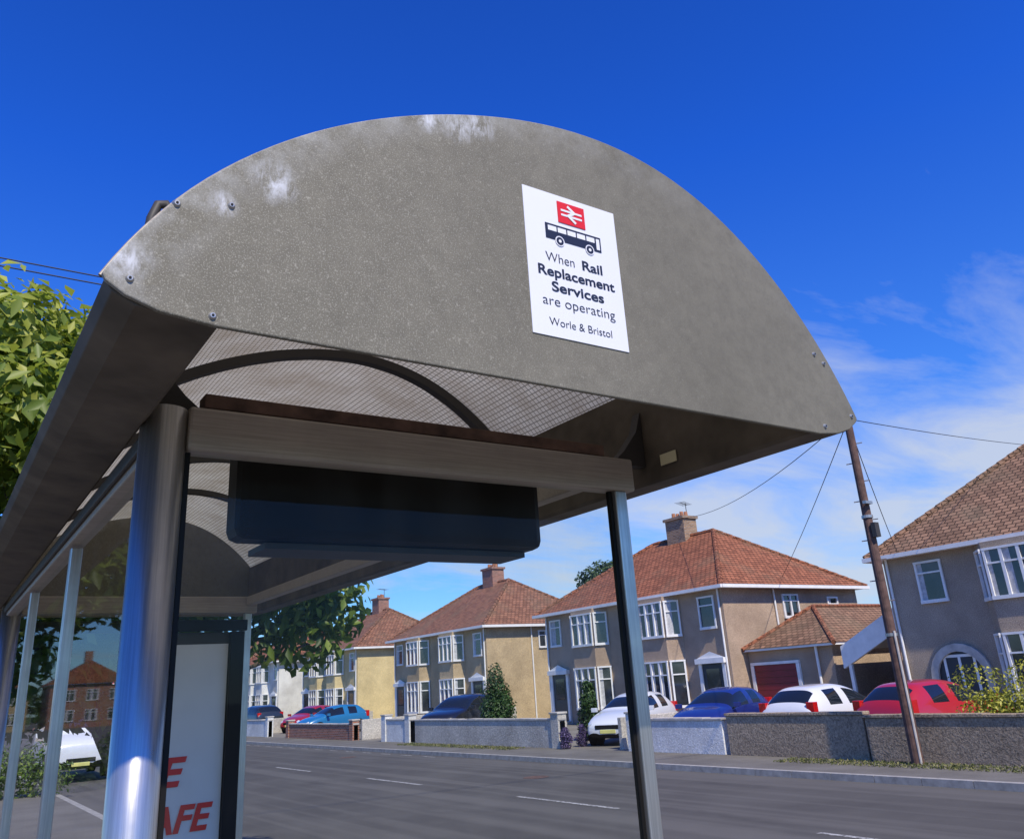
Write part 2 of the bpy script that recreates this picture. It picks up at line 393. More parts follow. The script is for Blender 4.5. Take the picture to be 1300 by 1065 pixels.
def rectp(x0,x1,z0,z1,m,dy): b.poly([(x0,YS-dy,z0),(x1,YS-dy,z0),(x1,YS-dy,z1),(x0,YS-dy,z1)],m)
rectp(cx-.088,cx+.092,bz-.020,bz+.024,M['navy'],0)
for i in range(5): rectp(cx-.080+i*.031,cx-.080+i*.031+.027,bz+.004,bz+.018,W,.0006)
rectp(cx+.076,cx+.087,bz-.014,bz+.018,W,.0006)
for wx in(-.045,.052):
    for r,m,dy in((.0145,W,.0009),(.0115,M['navy'],.0012),(.0045,W,.0015)):
        b.poly([(cx+wx+r*math.cos(a*math.pi/10),YS-dy,bz-.021+r*math.sin(a*math.pi/10)) for a in range(20)],m)
b.make('bus_pictogram',sg,recalc=False)
NV=M['navy']
text('When',cx-.048,YS,sv(.468),.038,NV,.090,-.0003,sg)
text('Rail',cx+.054,YS,sv(.468),.038,NV,.066,.0008,sg)
text('Replacement',cx,YS,sv(.568),.038,NV,.244,.0008,sg)
text('Services',cx,YS,sv(.668),.038,NV,.165,.0008,sg)
text('are operating',cx,YS,sv(.768),.038,NV,.228,-.0003,sg)
text('Worle & Bristol',cx,YS,sv(.905),.030,NV,.196,-.0002,sg)
# ---------------------------------------------------------------- ground, roads
def sheet(name,x0,x1,y0,y1,z,m):
    b=MB(); b.poly([(x0,y0,z),(x1,y0,z),(x1,y1,z),(x0,y1,z)],m); return b.make(name)
def groundmat(name,a,bb,sc=.5,fine=30,road=0):
    m,t,n,l=nt(name); v=coord(t); g=noise(t,v,sc,4); f=noise(t,v,fine,3,.8)
    c=ramp(t,[(.35,a),(.65,bb)],g).outputs[0]; c=mix(t,mth(t,'MULTIPLY',f,.5),c,tuple(x*.45 for x in a))
    if road:
        tr=noise(t,coord(t,'Object',(1.1,.02,1)),1.6,3,.5); c=mix(t,mth(t,'MULTIPLY',ramp(t,[(.45,(0,0,0)),(.62,(1,1,1))],tr).outputs[0],.35),c,tuple(x*1.5 for x in bb))
        oil=ramp(t,[(.60,(0,0,0)),(.72,(1,1,1))],noise(t,coord(t,'Object',(1,.35,1)),1.1,4,.6)).outputs[0]
        c=mix(t,mth(t,'MULTIPLY',oil,.35),c,(.045,.043,.04))
    finish(t,c,.92,bump=f,bs=.4,bd=.02,spec=.25); return m
M['asph']=groundmat('asphalt',(.088,.082,.074),(.115,.108,.097),.6,60,1)
M['pave']=groundmat('pavement_tarmac',(.15,.138,.12),(.21,.195,.17),.9,50)
M['grassg']=groundmat('grass_ground',(.06,.085,.025),(.12,.13,.05),.8,25)
M['yard']=groundmat('yard_concrete',(.20,.18,.15),(.29,.265,.23),.4,30)
M['kerb']=plain('kerb_stone',(.33,.31,.28),.85,var=.25,vs=6)
m,t,n,l=nt('road_paint'); f=noise(t,coord(t),18,4,.8)
finish(t,ramp(t,[(.42,(.13,.125,.115)),(.58,(.50,.49,.46))],f).outputs[0],.8,spec=.2); M['line']=m
sheet('ground',-1500,1500,-1500,1500,-.335,M['grassg'])
sheet('road',3.4,14.5,-60,400,-.31,M['asph'])
b=MB(); b.box(-30,3.25,-40,300,-.33,GZ,M['pave']); b.make('pavement')
b=MB(); b.box(14.65,16.75,-40,300,-.33,GZ-.004,M['pave']); b.make('pavement')
b=MB()
y=-20.
while y<150:
    b.box(3.252,3.398,y,y+.905,-.33,GZ+.003,M['kerb']); b.box(14.502,14.648,y,y+.905,-.33,GZ+.001,M['kerb']); y+=.915
b.make('kerb')
b=MB(); b.box(16.76,60,-40,300,-.33,GZ-.008,M['yard']); b.make('front_yards_ground')
b=MB()
y=-9.
while y<140:
    b.poly([(9.95,y,-.306),(10.05,y,-.306),(10.05,y+3,-.306),(9.95,y+3,-.306)],M['line']); y+=7
for yy2 in np.arange(26,60,1.6): b.poly([(14.15,yy2,-.306),(14.22,yy2,-.306),(14.22,yy2+.8,-.306),(14.15,yy2+.8,-.306)],M['line'])
b.make('road_markings')
b=MB()
for x,y in((12.2,17.5),(7.5,26),(12.9,30)):
    b.poly([(x+.3*math.cos(i*math.pi/10),y+.3*math.sin(i*math.pi/10),-.305) for i in range(20)],M['rust'])
b.make('manhole_cover')
def leafobj(name,P,Nn,size,mat,parent=None,asp=.45,jit=.5,bright=None):
    n=len(P)
    r=rng.normal(size=(n,3)); nn=Nn+jit*r; nn/=np.linalg.norm(nn,axis=1)[:,None]
    a=np.cross(nn,rng.normal(size=(n,3))); a/=np.linalg.norm(a,axis=1)[:,None]
    bb=np.cross(nn,a); sz=size*rng.uniform(.6,1.35,n)[:,None]
    v0=P-a*sz*.5; v2=P+a*sz*.5-nn*sz*.12; v1=P+bb*sz*asp*.5+nn*sz*.07-a*sz*.05; v3_=P-bb*sz*asp*.5+nn*sz*.07-a*sz*.05
    V=np.stack([v0,v1,v2,v3_],1).reshape(-1,3)
    me=bpy.data.meshes.new(name); me.vertices.add(4*n); me.vertices.foreach_set('co',V.ravel())
    me.loops.add(6*n); me.polygons.add(2*n)
    idx=np.arange(n)[:,None]*4+np.array([[0,1,2,0,2,3]]); me.loops.foreach_set('vertex_index',idx.ravel())
    me.polygons.foreach_set('loop_start',np.arange(2*n)*3); me.update(calc_edges=True)
    at=me.attributes.new('rnd','FLOAT','FACE'); rr=rng.uniform(0,1,n) if bright is None else np.clip(bright+rng.normal(0,.2,n),0,1)
    at.data.foreach_set('value',np.repeat(rr,2)); me.materials.append(mat); me.validate()
    o=bpy.data.objects.new(name,me); COL.objects.link(o)
    if parent: par(o,parent)
    return o
def crown(clumps,n,shell=.55):
    C=np.array(clumps); w=C[:,3]*C[:,4]*C[:,5]; w=w**.75; w/=w.sum()
    k=rng.choice(len(C),n,p=w); d=rng.normal(size=(n,3)); d/=np.linalg.norm(d,axis=1)[:,None]
    r=(shell+(1-shell)*rng.uniform(0,1,n)**.6)[:,None]*rng.uniform(.85,1.1,n)[:,None]
    P=C[k,:3]+d*C[k,3:6]*r; return P,d,rng.uniform(-.15,.15,len(C))[k]
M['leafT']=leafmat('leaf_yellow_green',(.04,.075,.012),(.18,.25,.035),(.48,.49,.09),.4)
M['leafC']=leafmat('conifer_green',(.012,.03,.012),(.04,.085,.018),(.08,.14,.03),.1)
M['leafH']=leafmat('hedge_green',(.03,.05,.012),(.09,.15,.025),(.22,.27,.05),.1)
M['leafG']=leafmat('golden_hedge',(.10,.12,.02),(.34,.34,.04),(.58,.52,.08),.2)
M['lav']=leafmat('lavender',(.04,.03,.06),(.10,.065,.16),(.18,.13,.27),.1)
M['leafF']=leafmat('distant_leaf',(.02,.04,.012),(.05,.08,.02),(.09,.13,.04),.1)
M['grassb']=leafmat('grass_blade',(.05,.07,.02),(.14,.15,.04),(.34,.30,.12),.1)
def branch(b,p,q,r0,r1,m,n=4,j=.12):
    p=Vector(p);q=Vector(q);prev=p
    for i in range(1,n+1):
        c=p.lerp(q,i/n)+Vector(rng.normal(0,j,3))*(1 if i<n else 0)
        ra=r0+(r1-r0)*(i-1)/n; rb=r0+(r1-r0)*i/n
        b.cyl(prev,c,ra,rb,m,8,False); prev=c
def tree(name,base,c,rad,n,leaf,mat,nclump=46,cs=(.5,1.0),r0=.16,extra=()):
    e=empty(name,base); b=MB(); base=Vector(base); c=Vector(c)
    fork=base.lerp(Vector((c.x,c.y,c.z-rad[2]*.6)),.8)
    branch(b,base,fork,r0,r0*.75,M['bark'],4,.05)
    cl=[]
    for i in range(nclump):
        d=rng.normal(size=3); d/=np.linalg.norm(d); rr=rng.uniform(.45,1.0)**.5
        p=Vector((c.x+d[0]*rad[0]*rr,c.y+d[1]*rad[1]*rr,c.z+d[2]*rad[2]*rr)); s=rng.uniform(*cs)
        cl.append((p.x,p.y,p.z,s,s,s*.8))
        if i%2==0: branch(b,fork,p,r0*.4,.012,M['bark'],4,.12)
    for (x,y,z,s) in extra:
        cl.append((x,y,z,s,s,s*.8)); branch(b,fork,(x,y,z),r0*.35,.012,M['bark'],4,.1)
    b.make('trunk_and_limbs',e,uv=False)
    P,d,br=crown(cl,n)
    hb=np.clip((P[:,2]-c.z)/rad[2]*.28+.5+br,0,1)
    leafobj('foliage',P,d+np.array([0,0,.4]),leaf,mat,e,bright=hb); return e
tree('broadleaf_tree',(2.7,10.2,GZ),(1.0,10.2,4.0),(3.1,2.3,2.0),44000,.17,M['leafT'],64,(.5,.95),
     extra=((4.1,10.1,2.75,.5),(3.75,9.9,2.35,.45),(4.3,10.4,3.15,.45),(3.5,10.0,3.0,.6),(3.3,10,2.45,.4),(1.2,10,2.75,.5),(.5,10,2.9,.6),(2.2,10,2.7,.5),(-.4,10,3.0,.6),(.3,9.4,5.4,.7),(-.1,9.2,4.7,.7),(.9,9.3,5.0,.7)))
tree('garden_tree',(50,58,GZ),(50,58,8),(3,3,3.2),5000,.45,M['leafF'],24,(.8,1.5))
tree('garden_tree',(44,17.5,GZ),(44,17.5,3.2),(2.5,2.5,2.0),3000,.4,M['leafF'],20,(.7,1.2))
cl=[]
for i in range(170):
    y=rng.uniform(-40,260); cl.append((rng.uniform(66,74),y,rng.uniform(1.5,4.5),rng.uniform(2,4),rng.uniform(2,4),rng.uniform(1.8,3)))
for i in range(60):
    cl.append((rng.uniform(-30,60),rng.uniform(250,262),rng.uniform(2,6),4,3,3.5))
P,d,br=crown(cl,15000); leafobj('distant_trees',P,d,1.1,M['leafF'],None,bright=.5+br)
def bush(name,x,y,w,h,mat,n,leaf,cone=False):
    cl=[]
    for i in range(26):
        z=rng.uniform(0,1); rr=(1-z*.85) if cone else (1-.5*z*z)
        a=rng.uniform(0,6.28); q=rng.uniform(0,.55)*w/2*rr
        s=w*.26*(.5+.6*rr)
        cl.append((x+q*math.cos(a),y+q*math.sin(a),GZ+h*(.08+.82*z),s,s,s*(1.3 if cone else .9)))
    P,d,br=crown(cl,n); e=empty(name,(x,y,GZ)); b=MB(); b.cyl((x,y,GZ),(x,y,GZ+h*.7),.05,.02,M['bark'],8); b.make('stem',e)
    leafobj('foliage',P,d,leaf,mat,e,bright=.45+br)
bush('conifer_bush',18.6,29.0,2.1,2.75,M['leafC'],9000,.13,True)
bush('conifer_bush',19.2,24.1,1.2,1.95,M['leafC'],5000,.12,True)
bush('lavender_bush',16.6,22.1,.5,.6,M['lav'],1800,.07)
bush('lavender_bush',17.4,22.3,.5,.65,M['lav'],1500,.07)
def hedge(name,x0,x1,y0,y1,h,mat,n,leaf):
    cl=[]
    L=max(x1-x0,y1-y0)
    for i in range(int(L*9)+8):
        s=min(x1-x0,y1-y0)*.42
        cl.append((rng.uniform(x0+s*.6,x1-s*.6),rng.uniform(y0+s*.6,y1-s*.6),GZ+rng.uniform(.1,h-s*.6),s,s,s*.8))
    P,d,br=crown(cl,n); leafobj(name,P,d,leaf,mat,None,bright=.45+br)
hedge('golden_hedge',17.1,18.5,6.5,10.0,1.75,M['leafG'],15000,.09)
hedge('garden_hedge',-6,3.6,26,27.2,1.35,M['leafH'],13000,.12)
P=np.stack([rng.uniform(15.7,16.5,3600),np.concatenate([rng.uniform(6,13.5,1800),rng.uniform(24,32,1800)]),np.full(3600,GZ+.02)],1)
leafobj('grass_verge',P,np.tile([.9,.2,.0],(3600,1)),.08,M['grassb'],None,asp=.25,jit=1.)
# ---------------------------------------------------------------- garden walls
def gwall(name,y0,y1,h,mat,x=16.7,th=.24,cop=True,piers=()):
    b=MB(); b.box(x,x+th,y0,y1,GZ-.02,GZ+h-.06,mat)
    e=empty(name,(x,(y0+y1)/2,GZ)); b.make('wall_body',e,bevel=.02)
    b=MB(); y=y0-.02
    while y<y1:
        dz=rng.uniform(-.008,.008); b.box(x-.03,x+th+.03,y,min(y+.62,y1+.02)-.006,GZ+h-.059,GZ+h+dz,M['cope'] if cop else mat); y+=.62
    b.make('coping',e,bevel=.008)
    if piers:
        b=MB()
        for p in piers: b.box(x-.05,x+th+.05,p-.2,p+.2,GZ-.02,GZ+h+.12,mat); b.box(x-.08,x+th+.08,p-.23,p+.23,GZ+h+.121,GZ+h+.18,M['cope'])
        b.make('piers',e,bevel=.012)
gwall('garden_wall',-2,11.7,.88,M['wallst'],cop=False)
gwall('garden_wall',11.75,15.6,.94,M['wallst'],cop=False)
gwall('garden_wall',15.75,19.3,.84,M['wallwh'],piers=(19.1,))
gwall('garden_wall',22.5,32.2,.86,M['wallgr'],piers=(22.7,))
gwall('garden_wall',32.6,35.2,.88,M['wallwh'],piers=(32.8,35.0))
gwall('brick_garden_wall',38.2,47,.70,M['brick'],piers=(38.4,46.8))
gwall('garden_wall',50,58,.9,M['wallwh'],piers=(50.2,))
gwall('brick_garden_wall',60,76,.9,M['brick'],piers=(60.2,))
gwall('garden_wall',79,120,.9,M['wallgr'])
for y in (20.0,38.0,55.2):
    b=MB(); b.box(17,25.5,y-.08,y+.08,GZ-.02,GZ+.85,M['wallgr']); b.make('boundary_wall',bevel=.02)
# ---------------------------------------------------------------- houses
def window(fr,gl,cu,O,u,n,w,h,cols,top=.28):
    t=.06
    gl.obox(O,u,n,0,w,0,h,.004,.012,M['pane'])
    cw=w/cols
    for c in range(cols):
        a=c*cw
        if rng.random()<.8:
            q=rng.uniform(.15,.5); cu.obox(O,u,n,a+.03,a+cw*q,.02,h-.02,.0125,.016,M['curtain'])
    fr.obox(O,u,n,-.03,w+.03,-.06,t*.7,.013,.085,M['upvc']); fr.obox(O,u,n,-.03,w+.03,h-t*.6,h+.03,.013,.075,M['upvc'])
    for c in range(cols+1):
        a=c*cw; hw=.045 if 0<c<cols else .05
        fr.obox(O,u,n,max(-.02,a-hw),min(w+.02,a+hw),t*.7,h-t*.6,.013,.07,M['upvc'])
    fr.obox(O,u,n,.045,w-.045,h*(1-top)-.025,h*(1-top)+.025,.017,.062,M['upvc'])
def hiproof(b,x0,x1,y0,y1,z0,rise,mat,hip=None):
    h=hip or (x1-x0)/2*.9; xm=(x0+x1)/2
    A,B=(xm,y0+h,z0+rise),(xm,y1-h,z0+rise)
    b.poly([(x0,y1,z0),(x0,y0,z0),A,B],mat); b.poly([(x1,y0,z0),(x1,y1,z0),B,A],mat)
    b.poly([(x0,y0,z0),(x1,y0,z0),A],mat); b.poly([(x1,y1,z0),(x0,y1,z0),B],mat)
    return A,B,[((x0,y0,z0),A),((x1,y0,z0),A),((x0,y1,z0),B),((x1,y1,z0),B),(A,B)]
def house(name,y0,y1,wall,roof,chim,doorstyle=0,ex=26.,depth=8.8,zE=4.95,rise=3.1,sidewin=True,bayw=2.5):
    e=empty(name,(ex+depth/2,(y0+y1)/2,GZ)); ym=(y0+y1)/2
    w=MB(); w.box(ex,ex+depth,y0,y1,GZ-.1,zE,wall); w.make('walls',e)
    r=MB(); ov=.38
    A,B,hips=hiproof(r,ex-ov,ex+depth+ov,y0-ov,y1+ov,zE+.0,rise,roof)
    r.box(ex-ov+.04,ex+depth+ov-.04,y0-ov+.04,y1+ov-.04,zE-.10,zE-.004,M['upvc'])
    r.make('roof',e)
    hp=MB()
    for p,q in hips:
        p=Vector(p);q=Vector(q);nn=max(2,int((q-p).length/.42))
        for i in range(nn): hp.cyl(p.lerp(q,i/nn),p.lerp(q,(i+.97)/nn),.115,.095,roof,8)
    hp.make('ridge_tiles',e)
    g=MB()
    x0,x1,ya,yb=ex-ov-.06,ex+depth+ov+.06,y0-ov-.06,y1+ov+.06
    g.box(x0-.04,x0+.06,ya,yb,zE-.12,zE+.01,M['upvc']); g.box(x0+.062,x1,ya-.04,ya+.06,zE-.12,zE+.01,M['upvc']); g.box(x0+.062,x1,yb-.06,yb+.04,zE-.12,zE+.01,M['upvc'])
    for yy in (y0+.15,y1-.15): g.cyl((ex-.06,yy,GZ),(ex-.06,yy,zE-.1),.04,.04,M['upvc'],8)
    g.cyl((ex+depth*.35,y0-.06,GZ),(ex+depth*.35,y0-.06,zE-.1),.04,.04,M['upvc'],8)
    g.make('gutters',e)
    fr=MB();gl=MB();cu=MB();bw=MB();dr=MB()
    n=Vector((-1,0,0))
    for s,ye in((1,y0),(-1,y1)):
        def Yp(d): return ye+s*d
        def place(d0,d1,z,h,cols,x=ex,top=.28):
            ya,yb=sorted((Yp(d0),Yp(d1))); window(fr,gl,cu,(x,yb,z),Vector((0,-1,0)),n,yb-ya,h,cols,top)
        o1=.45 if doorstyle==0 else 1.1
        place(o1,o1+.85,3.4,1.2,1)
        b0=2.4 if doorstyle==0 else 3.1; b1=b0+bayw; pj=.55; cut=.45
        ya,yb=sorted((Yp(b0),Yp(b1)))
        zt_=zE-.104
        P=[(ex,yb),(ex-pj,yb-cut),(ex-pj,ya+cut),(ex,ya)]
        k=len(bw.v)
        bw.v+=[(x,y,GZ-.1) for x,y in P]+[(x,y,zt_) for x,y in P]
        mi_=bw.mi(wall)
        for i in range(3): bw.f.append((k+i,k+i+1,k+4+i+1,k+4+i)); bw.m.append(mi_)
        bw.f.append((k+4,k+5,k+6,k+7)); bw.m.append(mi_)
        for z,h in((.50,1.75),(3.25,1.38)):
            for i in range(3):
                p=Vector((*P[i],0)); q=Vector((*P[i+1],0)); u=(q-p).normalized(); L=(q-p).length
                nn=Vector((u.y,-u.x,0)); 
                if nn.x>0: nn=-nn
                window(fr,gl,cu,p+u*.06+Vector((0,0,z)),u,nn,L-.12,h,3 if i==1 else 1,.3)
        d0=.4 if doorstyle==0 else 1.3
        ya,yb=sorted((Yp(d0),Yp(d0+1.1)))
        if doorstyle==0:
            dr.box(ex-.10,ex-.002,ya-.16,ya,GZ,2.05,M['upvc']); dr.box(ex-.10,ex-.002,yb,yb+.16,GZ,2.05,M['upvc'])
            dr.box(ex-.22,ex-.002,ya-.22,yb+.22,2.052,2.25,M['upvc'])
            dr.poly([(ex-.12,ya-.2,2.252),(ex-.12,yb+.2,2.252),(ex-.12,(ya+yb)/2,2.5)],M['upvc'])
            dr.box(ex-.05,ex-.003,ya+.002,yb-.002,GZ,2.04,M['door']); dr.box(ex-.06,ex-.051,ya+.2,yb-.2,.9,1.85,M['pane'])
            dr.box(ex-.5,ex-.11,ya-.2,yb+.2,GZ,GZ+.14,M['cope'])
        else:
            yc_=(ya+yb)/2; rO,rI=.95,.72; zs=1.15
            for i in range(12):
                a0,a1=math.pi*i/12,math.pi*(i+1)/12
                q=lambda r,a,x:(x,yc_+r*math.cos(a),zs+r*math.sin(a))
                dr.hexa([q(rI,a0,ex-.1),q(rO,a0,ex-.1),q(rO,a0,ex-.001),q(rI,a0,ex-.001),q(rI,a1,ex-.1),q(rO,a1,ex-.1),q(rO,a1,ex-.001),q(rI,a1,ex-.001)],M['cope'])
            for s2 in(-1,1):
                y_a,y_b=sorted((yc_+s2*rI,yc_+s2*rO)); dr.box(ex-.1,ex-.001,y_a,y_b,GZ,zs,M['cope'])
            dr.poly([(ex-.012,yc_+rI*math.cos(math.pi*i/12),zs+rI*math.sin(math.pi*i/12)) for i in range(13)]+[(ex-.012,yc_-rI,GZ),(ex-.012,yc_+rI,GZ)],M['door'])
            for q0,q1 in((-.5,-.42),(.42,.5),(-.04,.04)): dr.box(ex-.03,ex-.014,yc_+q0,yc_+q1,GZ,1.7,M['upvc'])
            dr.box(ex-.03,ex-.014,yc_-.5,yc_+.5,1.701,1.78,M['upvc'])
    if sidewin:
        window(fr,gl,cu,(ex+3.6,y0,3.7),Vector((1,0,0)),Vector((0,-1,0)),1.0,.9,2)
        window(fr,gl,cu,(ex+6.6,y0,3.5),Vector((1,0,0)),Vector((0,-1,0)),.7,1.0,1)
    bw.make('bays',e); gl.make('window_glass',e); cu.make('curtains',e); fr.make('window_frames',e); dr.make('doors',e)
    c=MB(); cxh=ex+depth/2; zr=zE+rise
    c.box(cxh-.45,cxh+.45,ym-.62,ym+.62,zr-.5,zr+.85,chim); c.box(cxh-.53,cxh+.53,ym-.70,ym+.70,zr+.851,zr+.98,chim)
    for i in range(4):
        yy=ym-.42+i*.28; c.cyl((cxh,yy,zr+.981),(cxh,yy,zr+1.22+.06*(i%2)),.11,.09,M['clay'],10)
    c.make('chimney',e)
    a=MB(); a.cyl((cxh+.2,ym-.3,zr+.9),(cxh+.2,ym-.3,zr+1.7),.02,.02,M['rib'],6); a.cyl((cxh-.4,ym-.5,zr+1.65),(cxh+.5,ym-.1,zr+1.65),.012,.012,M['rib'],6)
    for i in range(6):
        t_=i/5; px,py=cxh-.4+.9*t_,ym-.5+.4*t_; a.cyl((px+.1,py-.25,zr+1.65),(px-.1,py+.25,zr+1.65),.008,.008,M['rib'],5)
    a.make('tv_aerial',e,uv=False)
    return e
house('pebbledash_house',4.5,16.4,M['dashA'],M['roofA'],M['brick'],1,sidewin=False,rise=3.6)
house('pebbledash_house',23.6,35.6,M['dashB'],M['roofB'],M['brickdk'])
house('pebbledash_house',41.3,52.8,M['dashC'],M['roofC'],M['brick'])
house('cream_house',58.8,69.6,M['dashD'],M['roofC'],M['brick'])
house('white_house',75.5,86,M['dashW'],M['roofB'],M['brick'])
house('cream_house',92,103,M['dashD'],M['roofC'],M['brick'])
house('pebbledash_house',109,120,M['dashC'],M['roofB'],M['brick'])
e=empty('brick_garage',(30,21.6,GZ)); b=MB(); b.box(27,33.5,19.7,23.58,GZ-.1,2.45,M['dashB']); b.make('walls',e)
b=MB(); x0,x1,ya,yb,z0=26.7,33.8,19.35,23.57,2.46; ap_=(29.3,21.9,3.95); bk=(33.8,21.9,3.95)
RB=M['roofB']; RA=M['roofA']
b.poly([(x0,yb,z0),(x0,ya,z0),ap_],RA); b.poly([(x0,ya,z0),(x1,ya,z0),bk,ap_],RA); b.poly([(x1,yb,z0),(x0,yb,z0),ap_,bk],RA)
b.box(x0+.03,x1-.03,ya+.03,yb-.01,z0-.08,z0-.004,M['upvc']); b.make('roof',e)
b=MB(); b.cyl((x0,ya,z0),ap_,.09,.09,RB,8); b.cyl((x0,yb,z0),ap_,.09,.09,RB,8); b.cyl(ap_,bk,.09,.09,RB,8); b.make('ridge_tiles',e)
b=MB()
for i in range(9): b.box(26.93,26.995,21.3,23.3,GZ+.02+i*.225,GZ+.235+i*.225,M['garred'])
b.box(26.90,26.998,21.15,21.295,GZ,1.85,M['upvc']); b.box(26.90,26.998,23.305,23.45,GZ,1.85,M['upvc']); b.box(26.90,26.998,21.15,23.45,1.86,1.96,M['upvc'])
b.cyl((26.9,20.3,GZ),(26.9,20.3,2.4),.05,.05,M['upvc'],8)
b.make('garage_door',e)
e=empty('carport',(29,17.8,GZ)); b=MB()
def slab(x0,x1,ya,za,yb,zb,t,m): b.hexa([(x0,ya,za-t),(x1,ya,za-t),(x1,yb,zb-t),(x0,yb,zb-t),(x0,ya,za),(x1,ya,za),(x1,yb,zb),(x0,yb,zb)],m)
slab(27.0,33,16.42,3.6,19.2,2.3,.12,M['upvc']); slab(26.88,26.998,16.42,3.65,19.25,2.3,.75,M['upvc'])
b.box(26.9,27.0,18.94,19.06,GZ,1.75,M['upvc']); b.box(32.8,32.9,18.94,19.06,GZ,2.1,M['upvc'])
b.box(32.91,33.0,16.42,19.1,GZ,2.1,M['door']); b.make('carport_frame',e)
e=empty('brick_shop',(19,122,GZ)); b=MB(); b.box(13,24,130,140,GZ,6.2,M['brick']); b.make('walls',e)
b=MB(); hiproof(b,12.5,24.5,129.5,140.5,6.2,3.5,M['roofC'],hip=3); b.box(12.6,24.4,129.6,140.4,6.08,6.19,M['upvc']); b.make('roof',e)
b=MB(); b.box(14,23.5,129.8,129.99,3.6,6.0,M['red']); b.make('sign_board',e)
text('Miller',18.7,129.79,4.8,2.3,M['upvc'],8.2,.02,e)
b=MB(); b.box(18,19.2,134,135.4,8.5,11,M['brick']); b.cyl((18.6,134.4,11),(18.6,134.4,11.6),.2,.18,M['clay']); b.make('chimney',e)
b=MB()
for i in range(4): b.box(14.3+i*2.4,15.7+i*2.4,129.93,129.995,.8,2.8,M['pane']); 
b.make('windows',e)
for (x0,x1,y0_,mm,rr) in ((2,11,150,'dashW','roofB'),(-12,-2,140,'dashC','roofC'),(-24,-14,135,'brick','roofB')):
    e=empty('distant_house',(x0,y0_,GZ)); b=MB(); b.box(x0,x1,y0_,y0_+9,GZ,5.5,M[mm]); b.make('walls',e)
    b=MB(); hiproof(b,x0-.4,x1+.4,y0_-.4,y0_+9.4,5.5,3.2,M[rr],hip=2.5); b.box(x0-.3,x1+.3,y0_-.3,y0_+9.3,5.4,5.49,M['upvc']); b.make('roof',e)
    f_=MB();g_=MB();c_=MB()
    for i in range(3):
        for z in(.7,3.3): window(f_,g_,c_,(x0+1+i*2.9,y0_,z),Vector((1,0,0)),Vector((0,-1,0)),1.5,1.4,2)
    f_.make('window_frames',e);g_.make('glass',e);c_.make('curtains',e)
    b=MB(); b.box((x0+x1)/2-.5,(x0+x1)/2+.5,y0_+4,y0_+5,8.2,10,M['brick']); b.make('chimney',e)
# ---------------------------------------------------------------- telegraph pole + wires
PXX,PYY=16.35,10.45
e=empty('telegraph_pole',(PXX,PYY,GZ)); b=MB()
b.cyl((PXX,PYY,GZ-.05),(PXX,PYY,7.05),.118,.082,M['wood'],16)
for z in (2.2,4.62): b.cyl((PXX,PYY,z),(PXX,PYY,z+.06),.118,.118,M['rivet'],16)
for i in range(9):
    z=2.9+i*.42; s_=-1 if i%2 else 1; b.cyl((PXX,PYY,z),(PXX+.08*s_,PYY-.19*s_,z),.012,.012,M['rivet'],6)
b.box(PXX-.10,PXX+.05,PYY-.20,PYY-.10,4.2,4.5,M['rib']); b.box(PXX-.22,PXX+.02,PYY-.18,PYY-.1,4.9,4.96,M['rivet'])
b.cyl((PXX-.06,PYY-.11,GZ),(PXX-.06,PYY-.11,2.3),.025,.025,M['cope'],8)
b.make('pole',e)
wr=[((PXX,PYY,6.95),(-14,13.4,8.35),.1),((PXX,PYY,6.85),(-14,13.2,8.12),.1),((PXX,PYY,6.85),(44,16.5,10.6),.15),
 ((PXX,PYY,6.8),(26,15.8,5.0),.15),((PXX,PYY,6.8),(29.5,23.3,5.3),.1),((PXX,PYY,6.9),(30.4,29.4,9.0),.5)]
for p,q,s_ in wr: tube('overhead_wire',sag(p,q,s_),.010,M['wire'],e)
